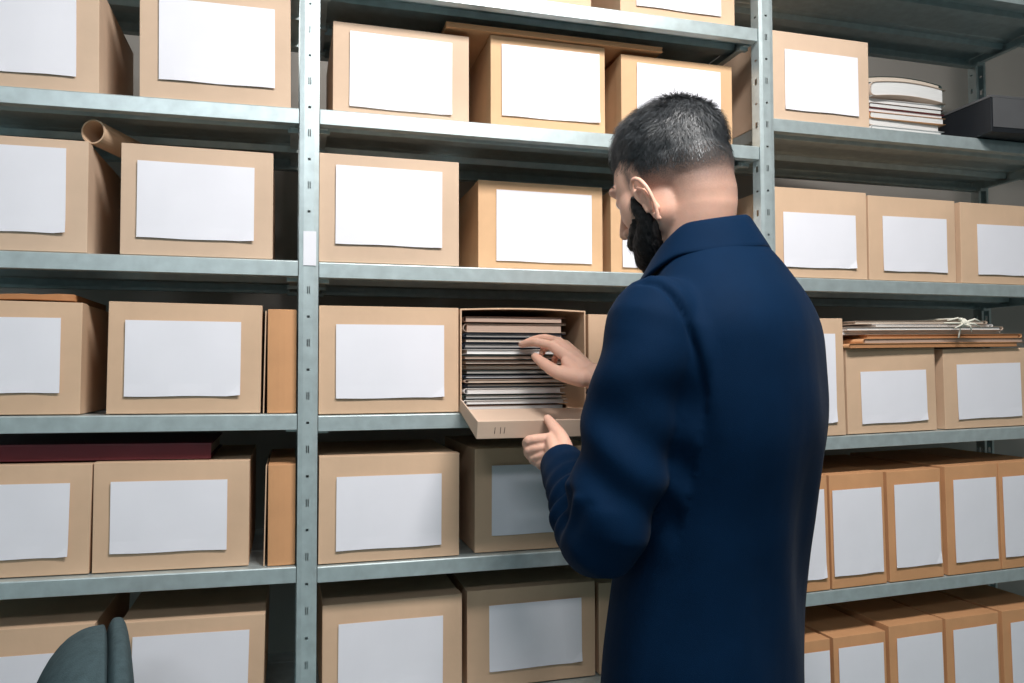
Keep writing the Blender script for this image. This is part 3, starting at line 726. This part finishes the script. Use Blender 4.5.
# ---- skin: head, neck, trunk, limbs as one surface
b = head_bm(); hd = voxel(b, .0026, 16, .55)
b = bmesh.new()
loft(b, [((0, .015, .86), .150, .10, 2.2, None), ((0, .01, 1.0), .140, .095, 2.2, None), ((0, -.005, 1.2), .155, .10, 2.2, None), ((0, -.005, 1.36), .155, .095, 2.2, None),
         ((0, .0, 1.43), .13, .075, 2.2, None), ((0, .01, 1.49), .075, .062, 2.2, None), ((0, .012, 1.53), .055, .055, 2, None)])
for sh, elb, wr in ((L_SH, L_EL, L_WR), (R_SH, R_EL, R_WR)):
    limb(b, [Vector(sh)*.6+V3(0, .01, 1.40)*.4, sh, elb, Vector(wr)], [.05, .050, .038, .026], 18)
for s in (-1, 1):
    limb(b, [(s*.085, .015, .88), (s*.10, .03, .50), (s*.11, .0, .12), (s*.115, -.005, .07)], [.085, .058, .036, .036], 18)
    limb(b, [(s*.115, -.02, .045), (s*.125, .10, .035), (s*.13, .17, .028)], [.034, .034, .024], 14)
tr = voxel(b, .006, 3, .5)
bmj = bmesh.new()
for m_ in [hd, tr]+hands+ears: bmj.from_mesh(m_)
me = bpy.data.meshes.new('body'); bmj.to_mesh(me); bmj.free()
# short stubble shade on the scalp, fading towards the nape and temples
co = coords(me); HMi = np.array(HS.inverted()); loc = (co-np.array(HC))@HMi.T
x, y, zz = loc[:, 0], loc[:, 1], loc[:, 2]
yy = np.clip(y, -.11, .11)
hairline = np.where(yy > .045, .052, np.where(yy > .018, -.030+(yy-.018)*2.9, -.050-np.clip(-(yy-.018), 0, .1)*.32))    # lower boundary of the fade
st = np.clip((zz-hairline+.006)/.064, 0, 1)**.75
st = np.where((y > .085) & (zz < .06), 0, st)
st *= (zz > -.11)
earmask = (np.abs(x) > .0765) & (zz < -.006) & (y > -.010) & (y < .040)
st[earmask] = 0
sideburn = np.clip(1-np.abs(y-.042)/.013, 0, 1)*np.clip((zz+.08)/.02, 0, 1)*np.clip((.03-zz)/.02, 0, 1)*(np.abs(x) > .05)*(~earmask)
st = np.maximum(st, sideburn*.85)
attr = me.attributes.new('stubble', 'FLOAT', 'POINT'); attr.data.foreach_set('value', st.astype(np.float32))
body = addmesh('body', me, M['skin'], man)
part(body, 'bare skin of head, neck and hands')
for s in (-1, 1):
    bm = bmesh.new(); ell(bm, hp(s*.0315, .0815, -.006), (.0115,)*3); finish('eye', bm, M['eye'], body, smooth=True)
# finger nails on the visible thumb and fingers
def nail(tip, prev, side, r):
    bm = bmesh.new(); d = (Vector(tip)-Vector(prev)).normalized(); n = (Vector(side)-d*Vector(side).dot(d)).normalized(); t = d.cross(n)
    Mx = Matrix((t, d, n)).transposed(); ell(bm, Vector(tip)+n*r*.72-d*.001, (.0048, .0058, .0016), Mx, 2)
    o = finish('nail', bm, M['nail'], body, smooth=True)
M['nail'] = mat('nail', (.72, .45, .36), .3, spec=.5)
nail(LTH[3], LTH[2], (-.2, -.6, .8), .0080); nail(RTH[3], RTH[2], (-.9, -.45, -.1), .0080); nail(RHF[0][3], RHF[0][2], (-.45, -.2, .85), .0068)
# ---- hair: cap under the strands
b = bmesh.new()
ell(b, hp(0, -.012, .024), (.0785, .101, .087), HS, 4); ell(b, hp(0, .002, .040), (.070, .090, .072), HS, 4); ell(b, hp(0, -.045, -.002), (.069, .064, .066), HS, 4)
cap = voxel(b, .003, 5, .5)
co = coords(cap); loc = (co-np.array(HC))@HMi.T
x, y, zz = loc[:, 0], loc[:, 1], loc[:, 2]
lim = np.where(y > .05, .05+(y-.05)*.2, .012+np.clip(y-.0, 0, .05)*.76-np.clip(-y, 0, .15)*.20)
k = np.clip((zz-lim)/.065, -1, 1)
nrm = normals(cap)
co += nrm*(np.clip(k, -.5, 1)*.0070-.0042)[:, None]
# clumps
for i in range(len(co)):
    if k[i] > 0:
        p = loc[i]; co[i] += nrm[i]*(.0022*k[i]*noise.noise(Vector((p[0]*110+p[1]*30, p[1]*45, p[2]*60))))
setco(cap, co)
bm = bmesh.new(); bm.from_mesh(cap); bm.verts.ensure_lookup_table()
dele = [bm.verts[i] for i in range(len(co)) if k[i] < -.30]
bmesh.ops.delete(bm, geom=dele, context='VERTS'); bm.to_mesh(cap); bm.free()
hair = addmesh('hair', cap, M['hair'], man)
part(hair, 'short dark hair, longer on top and faded at the sides')
def strands(name, n, sample, m, parent, seed):
    r = random.Random(seed); verts = []; faces = []
    for _ in range(n):
        s = sample(r)
        if not s: continue
        p, nv, d, ln, wd, lift, curl = s
        side = d.cross(nv).normalized(); base = len(verts); seg = 4
        for j in range(seg+1):
            t = j/seg; q = p + d*ln*t + nv*(ln*lift*sin(t*pi*.62)) + side*curl*ln*t*t; w = wd*(1-t*.75)
            verts += [q-side*w/2, q+side*w/2]
        for j in range(seg): a = base+2*j; faces.append((a, a+1, a+3, a+2))
    me = bpy.data.meshes.new(name); me.from_pydata(verts, [], faces); me.update(); o = addmesh(name, me, m, parent); return o
cr = Vector((.012, -.060, .088))       # crown whorl
def on_skull(v, gx=0.0):
    c = Vector((0, -.010, .022)); d = (v-c).normalized(); r = 1/sqrt((d.x/(.0765+gx))**2+(d.y/(.099+gx))**2+(d.z/(.091+gx))**2); return c+d*r, Vector((d.x/.0765, d.y/.099, d.z/.091)).normalized()
from mathutils.bvhtree import BVHTree
def bvh_of(me_): return BVHTree.FromPolygons([v.co.copy() for v in me_.vertices], [tuple(p.vertices) for p in me_.polygons])
bvh_head, bvh_cap = bvh_of(hd), bvh_of(cap)
def s_top(r):
    v = Vector((r.gauss(0, 1), r.gauss(0, 1), r.gauss(0, 1)))
    if v.length < .1: return None
    p, nv = on_skull(v.normalized()*.1+Vector((0, -.01, .022)), .0005)
    lim = .052 if p.y > .05 else .012+max(0, p.y)*.76-max(0, -p.y)*.20
    h = (p.z-lim)+r.gauss(0, .003)
    if h < .012 and r.random() > max(0, 1+(h-.012)/.048)**2: return None
    top = min(1, max(0, h/.045)); ln = .007+.016*top*(.6+.4*r.random())
    if h < 0: ln = .0070*max(.30, 1+h/.045)
    p = p + nv*(.0035*top)
    away = (p-cr); away = away-nv*away.dot(nv)
    if away.length < 1e-4: return None
    away.normalize(); fw = Vector((.35, 1, -.1)); fw = fw-nv*fw.dot(nv); dn = Vector((0, 0, -1)); dn = dn-nv*dn.dot(nv)
    d = (away*.8+fw*(.55 if p.y > -.05 else .1)+dn*.9*(1-top)+Vector((r.gauss(0, .22), r.gauss(0, .22), r.gauss(0, .22))))
    cl = noise.noise(Vector((p.x*60, p.y*60, p.z*60)))*1.1
    d = d-nv*d.dot(nv); d.normalize(); sd = d.cross(nv); d = (d+sd*cl*.7).normalized()
    P = hp(*p); dr_ = (P-HC).normalized(); a_ = bvh_head.ray_cast(HC+dr_*.25, -dr_); b2 = bvh_cap.ray_cast(HC+dr_*.25, -dr_)
    if a_[0] is None: return None
    best_ = b2 if b2[0] is not None and (b2[0]-HC).length > (a_[0]-HC).length else a_
    P = best_[0]; nw = best_[1]
    if nw.dot(P-HC) < 0: nw = -nw
    dw = HM@d; dw = (dw-nw*nw.dot(dw)*.9).normalized()
    lo_ = min(1, max(0, 1-h/.045))
    return P, nw, (dw+nw*.16*lo_).normalized(), ln*(1+.3*lo_), .00075+.0005*r.random(), .10+.28*top*r.random(), r.gauss(0, .25)
o = strands('hair_strands', 26000, s_top, M['hair'], hair, 5)
# ---- beard: full, from the sideburns round the jaw to the chin
b = bmesh.new()
for s in (-1, 1):
    limb(b, [hp(s*.0640, .046, -.024), hp(s*.0650, .045, -.042), hp(s*.058, .040, -.064), hp(s*.042, .062, -.088), hp(s*.018, .080, -.102)], [.0050, .0110, .018, .024, .026], 14, 4)
    limb(b, [hp(s*.050, .060, -.056), hp(s*.030, .088, -.074)], [.014, .015], 12, 3)
    limb(b, [hp(s*.024, .096, -.061), hp(s*.002, .103, -.057)], [.0045, .0055], 10, 3)
ell(b, hp(0, .078, -.112), (.034, .028, .026), HS); ell(b, hp(0, .052, -.098), (.040, .03, .022), HS); ell(b, hp(0, .090, -.092), (.027, .018, .024), HS)
bd = voxel(b, .0028, 5, .5)
co = coords(bd); nr = normals(bd)
for i in range(len(co)): co[i] += nr[i]*(.0022*noise.noise(Vector(co[i])*170))
setco(bd, co)
beard = addmesh('beard', bd, M['beard'], man); part(beard, 'full black beard')
bco = coords(bd); bn = normals(bd); nb_ = len(bco)
def s_beard(r):
    i = r.randrange(nb_); p = Vector(bco[i]); nv = Vector(bn[i])
    d = HM@Vector((0, .15, -1))+Vector((r.gauss(0, .25), r.gauss(0, .25), r.gauss(0, .25))); d = d-nv*d.dot(nv)*.8
    if d.length < .1: return None
    d.normalize(); return p-nv*.001, nv, d, .009*(.5+r.random()), .0006, .25, r.gauss(0, .2)
strands('beard_strands', 5000, s_beard, M['beard'], beard, 9)
for s in (-1, 1):
    def s_brow(r, s=s):
        u = r.random(); p = Vector((s*(.016+.034*u), .0945-.012*u*u*1.6, .014+.006*sin(u*pi)))
        return hp(*p), HM@Vector((0, 1, .2)), HM@Vector((s*.9, -.2, .25+r.gauss(0, .2))).normalized(), .008, .0008, .15, 0
    strands('eyebrow', 120, s_brow, M['hair'], body, 3+s)
# ---- jacket
b = bmesh.new()
loft(b, [((0, .042, .70), .205, .160, 2.3, None), ((0, .040, .80), .200, .154, 2.3, None), ((0, .036, .92), .192, .148, 2.3, None), ((0, .024, 1.04), .184, .140, 2.3, None), ((0, .006, 1.16), .184, .138, 2.3, None),
         ((0, -.010, 1.28), .197, .142, 2.3, None), ((0, -.012, 1.37), .203, .138, 2.35, None), ((0, -.014, 1.43), .200, .130, 2.3, None), ((.004, -.012, 1.475), .182, .116, 2.2, None),
         ((.006, -.004, 1.515), .148, .100, 2.1, None), ((.002, .006, 1.55), .106, .086, 2, None), ((0, .018, 1.58), .076, .070, 2, None)], 40, 6)
def sleeve(b, sh, el, wr, r0):
    sh, el, wr = Vector(sh), Vector(el), Vector(wr); end = wr + (wr-el).normalized()*.004
    limb(b, [sh+V3(0, 0, .012)-Vector((sh.x*.25, 0, 0)), sh, sh*.5+el*.5, el, el*.45+wr*.55, end], [.058, .070, .066, .058, .046, .0365], 28, 5)
sleeve(b, L_SH, L_EL, L_WR, 0); sleeve(b, R_SH, R_EL, R_WR, 0)
for sh in (L_SH, R_SH): ell(b, Vector(sh)+V3(-.10*sh.x, -.004, .018), (.066, .074, .060)); 
jk = voxel(b, .0045, 14, .5)
co = coords(jk); nr = normals(jk)
def segd(P, a, b_):
    a, b_ = np.array(a), np.array(b_); d = b_-a; t = np.clip(((P-a)@d)/(d@d), 0, 1); return np.linalg.norm(P-(a+t[:, None]*d), axis=1), t
dl, tl = segd(co, L_SH, L_EL); dl2, tl2 = segd(co, L_EL, L_WR); dr, tr_ = segd(co, R_SH, R_EL)
disp = np.zeros(len(co))
# cut off the sleeve mouths square: pull the rounded cap flat
for el, wr in ((L_EL, L_WR), (R_EL, R_WR)):
    el, wr = np.array(el), np.array(wr); ax = (wr-el)/np.linalg.norm(wr-el); h = (co-wr)@ax; near = np.linalg.norm(co-wr, axis=1) < .09
    m_ = near & (h > -.002); co[m_] -= ax*((h[m_]+.002))[:, None]
    rad = co-wr; rad = rad-np.outer(rad@ax, ax); rl = np.linalg.norm(rad, axis=1)
    m_ = near & (h > -.004) & (rl < .029); co[m_] -= ax*.020
# armhole seams: a path over the left shoulder, mirrored to the right one
from mathutils.bvhtree import BVHTree
bvh = BVHTree.FromPolygons([Vector(c) for c in co], [tuple(p.vertices) for p in jk.polygons])
SRC = Vector((-1.2289, -0.3727, 1.3700))
seam_l = []
for d_ in ((0.9326, 0.3887, 0.1090), (0.9428, 0.3724, 0.1077), (0.9520, 0.3584, 0.0961), (0.9608, 0.3458, 0.0742), (0.9684, 0.3355, 0.0460), (0.9740, 0.3285, 0.0151), (0.9784, 0.3238, -0.0221), (0.9815, 0.3213, -0.0606), (0.9833, 0.3210, -0.0991)):
    h_ = bvh.ray_cast(SRC, Vector(d_).normalized())
    if h_[0]: seam_l.append(h_[0])
seam_r = []
for q in seam_l:
    h_ = bvh.find_nearest(Vector((-q.x+.004, q.y, q.z+.03))); seam_r.append(h_[0])
for path, sgn in ((seam_l, -1), (seam_r, 1)):
    best = np.full(len(co), 9.0); sd_ = np.zeros(len(co)); tt = np.zeros(len(co))
    for k_, (a_, b_) in enumerate(zip(path, path[1:])):
        a_, b_ = np.array(a_), np.array(b_); d_ = b_-a_; L2 = d_@d_
        if L2 < 1e-10: continue
        t_ = np.clip(((co-a_)@d_)/L2, 0, 1); e_ = co-(a_+t_[:, None]*d_); dd_ = np.linalg.norm(e_, axis=1)
        outw = np.cross(nr, d_/sqrt(L2)); side = (e_*outw).sum(1)
        m_ = dd_ < best; best[m_] = dd_[m_]; sd_[m_] = side[m_]; tt[m_] = (k_+t_[m_])/(len(path)-1)
    fade = np.clip((1-tt)/.35, 0, 1)*np.clip(tt/.06+.4, 0, 1)
    disp -= .0058*np.exp(-(best/.0042)**2)*fade
    sgn2 = -1 if sgn < 0 else 1
    arm_side = np.clip(sgn2*sd_/.004, 0, 1) if sgn > 0 else np.clip(sd_/.004, 0, 1)
    disp += .0058*arm_side*np.exp(-((best-.014)/.012)**2)*fade
# folds: elbow creases, pull lines from the armhole, soft drape on the back
for (c, ax, wl, amp, rr_) in (((0, 0, 0), None, .0, .0, .0),):
    pass
elv = np.array(L_EL); uf = (np.array(L_WR)-elv); ufl = np.linalg.norm(uf); uf /= ufl
h = (co-elv)@uf; inn = np.exp(-((h-.06)/.085)**2)*(dl2 < .085)
side_ = (co-elv)@np.array([0, .35, .94])
disp += inn*.0060*np.sin(h*150+side_*22+1.1)*np.clip(side_/.05, -.2, 1)
ua = (elv-np.array(L_SH)); ual = np.linalg.norm(ua); ua /= ual
h2 = (co-np.array(L_SH))@ua; arm = (dl < .10)*np.clip((-co[:, 0]-.12)/.04, 0, 1)
disp += arm*(.0060*np.sin(h2*62+co[:, 1]*38+.4)*np.exp(-((h2-.21)/.08)**2) + .0050*np.sin(h2*45-co[:, 1]*30)*np.exp(-((h2-.08)/.06)**2))
pv = [Vector(c) for c in co]
nz = np.array([noise.noise(Vector((p.x*7, p.y*7, p.z*4.2)))*1.0+.5*noise.noise(Vector((p.x*15+3, p.y*15, p.z*9))) for p in pv])
disp += nz*.0045*np.clip((1.55-co[:, 2])/.15, 0, 1)
tor = np.clip((.17-np.abs(co[:, 0]))/.05, 0, 1)*np.clip(-co[:, 1]/.04, 0, 1)*np.clip((1.40-co[:, 2])/.1, 0, 1)*(co[:, 1] < 0)
disp += tor*.003*np.sin((co[:, 0]*1.0+co[:, 2]*.35)*48)*np.exp(-((co[:, 2]-1.12)/.22)**2)
co += nr*disp[:, None]
m_ = co[:, 2] < .755; co[m_, 2] = .755
setco(jk, co)
tmp = bpy.data.objects.new('tmp', jk); COL.objects.link(tmp)
ms = tmp.modifiers.new('s', 'SMOOTH'); ms.factor = .5; ms.iterations = 3
dg = bpy.context.evaluated_depsgraph_get(); jk2 = bpy.data.meshes.new_from_object(tmp.evaluated_get(dg)); bpy.data.objects.remove(tmp); jk = jk2
jacket = addmesh('jacket', jk, M['jacket'], man); part(jacket, 'navy blue wool blazer')
# collar: stand and fall wrapped round the neck
bm = bmesh.new(); nA = 48; rows = []
NB = V3(-.002, .028, 1.562)
for i in range(nA+1):
    a = radians(-205+ (410-0)*i/nA) if False else radians(-90-150+300*i/nA)     # open at the front
    ca, sa = cos(a), sin(a); back = max(0, -sa)
    fr = max(0, sa)
    prof = []
    for (rad, zo) in ((.0630, .028), (.0665, .040), (.0715, .043), (.0765, .036), (.0890, .014), (.1010, -.006), (.1035, -.010), (.0990, -.013)):
        zz_ = zo + .006*back - .075*fr**1.3 - .012*abs(ca)
        rr2 = rad*(1+.10*abs(ca)) + .012*fr
        prof.append(bm.verts.new((NB.x+ca*rr2, NB.y+sa*rr2*.98, NB.z+zz_)))
    rows.append(prof)
for a_, c_ in zip(rows, rows[1:]):
    for k_ in range(len(a_)-1): bm.faces.new((a_[k_], a_[k_+1], c_[k_+1], c_[k_]))
o = finish('collar', bm, M['jacket'], jacket, smooth=True); part(o, 'turned down collar of the blazer')
md = o.modifiers.new('t', 'SOLIDIFY'); md.thickness = .003; md.offset = 0
md = o.modifiers.new('s', 'SUBSURF'); md.levels = 1; md.render_levels = 1
# sleeve buttons
for k_ in range(3):
    ax = (Vector(L_WR)-Vector(L_EL)).normalized(); q = Vector(L_WR)-ax*(.02+.016*k_); sdv = Vector((-.35, -.2, -1)); sdv = (sdv-ax*sdv.dot(ax)).normalized()
    bm = bmesh.new(); tube(bm, [q+sdv*.036, q+sdv*.0395], .0065, 14); finish('button', bm, M['plastic'], jacket)
# ---- trousers and shoes (below the picture)
b = bmesh.new()
loft(b, [((0, .015, .80), .165, .118, 2.3, None), ((0, .015, .90), .160, .112, 2.3, None), ((0, .01, 1.0), .150, .105, 2.3, None)], 30)
for s in (-1, 1): limb(b, [(s*.080, .015, .86), (s*.09, .03, .62), (s*.10, .03, .46), (s*.11, .0, .20), (s*.115, -.005, .10)], [.100, .088, .074, .064, .062], 24, 5)
tm = voxel(b, .007, 5, .5); co = coords(tm); co[:, 2] = np.maximum(co[:, 2], .055); setco(tm, co)
addmesh('trousers', tm, M['trousers'], man)
for s in (-1, 1):
    b = bmesh.new(); limb(b, [(s*.113, -.045, .045), (s*.118, .03, .050), (s*.127, .12, .038), (s*.132, .19, .030)], [.040, .043, .043, .032], 18, 5); ell(b, (s*.115, -.01, .075), (.042, .048, .045))
    sm = voxel(b, .005, 4, .5); co = coords(sm); co[:, 2] = np.maximum(co[:, 2], .001); setco(sm, co)
    addmesh('shoe', sm, M['shoe'], man)
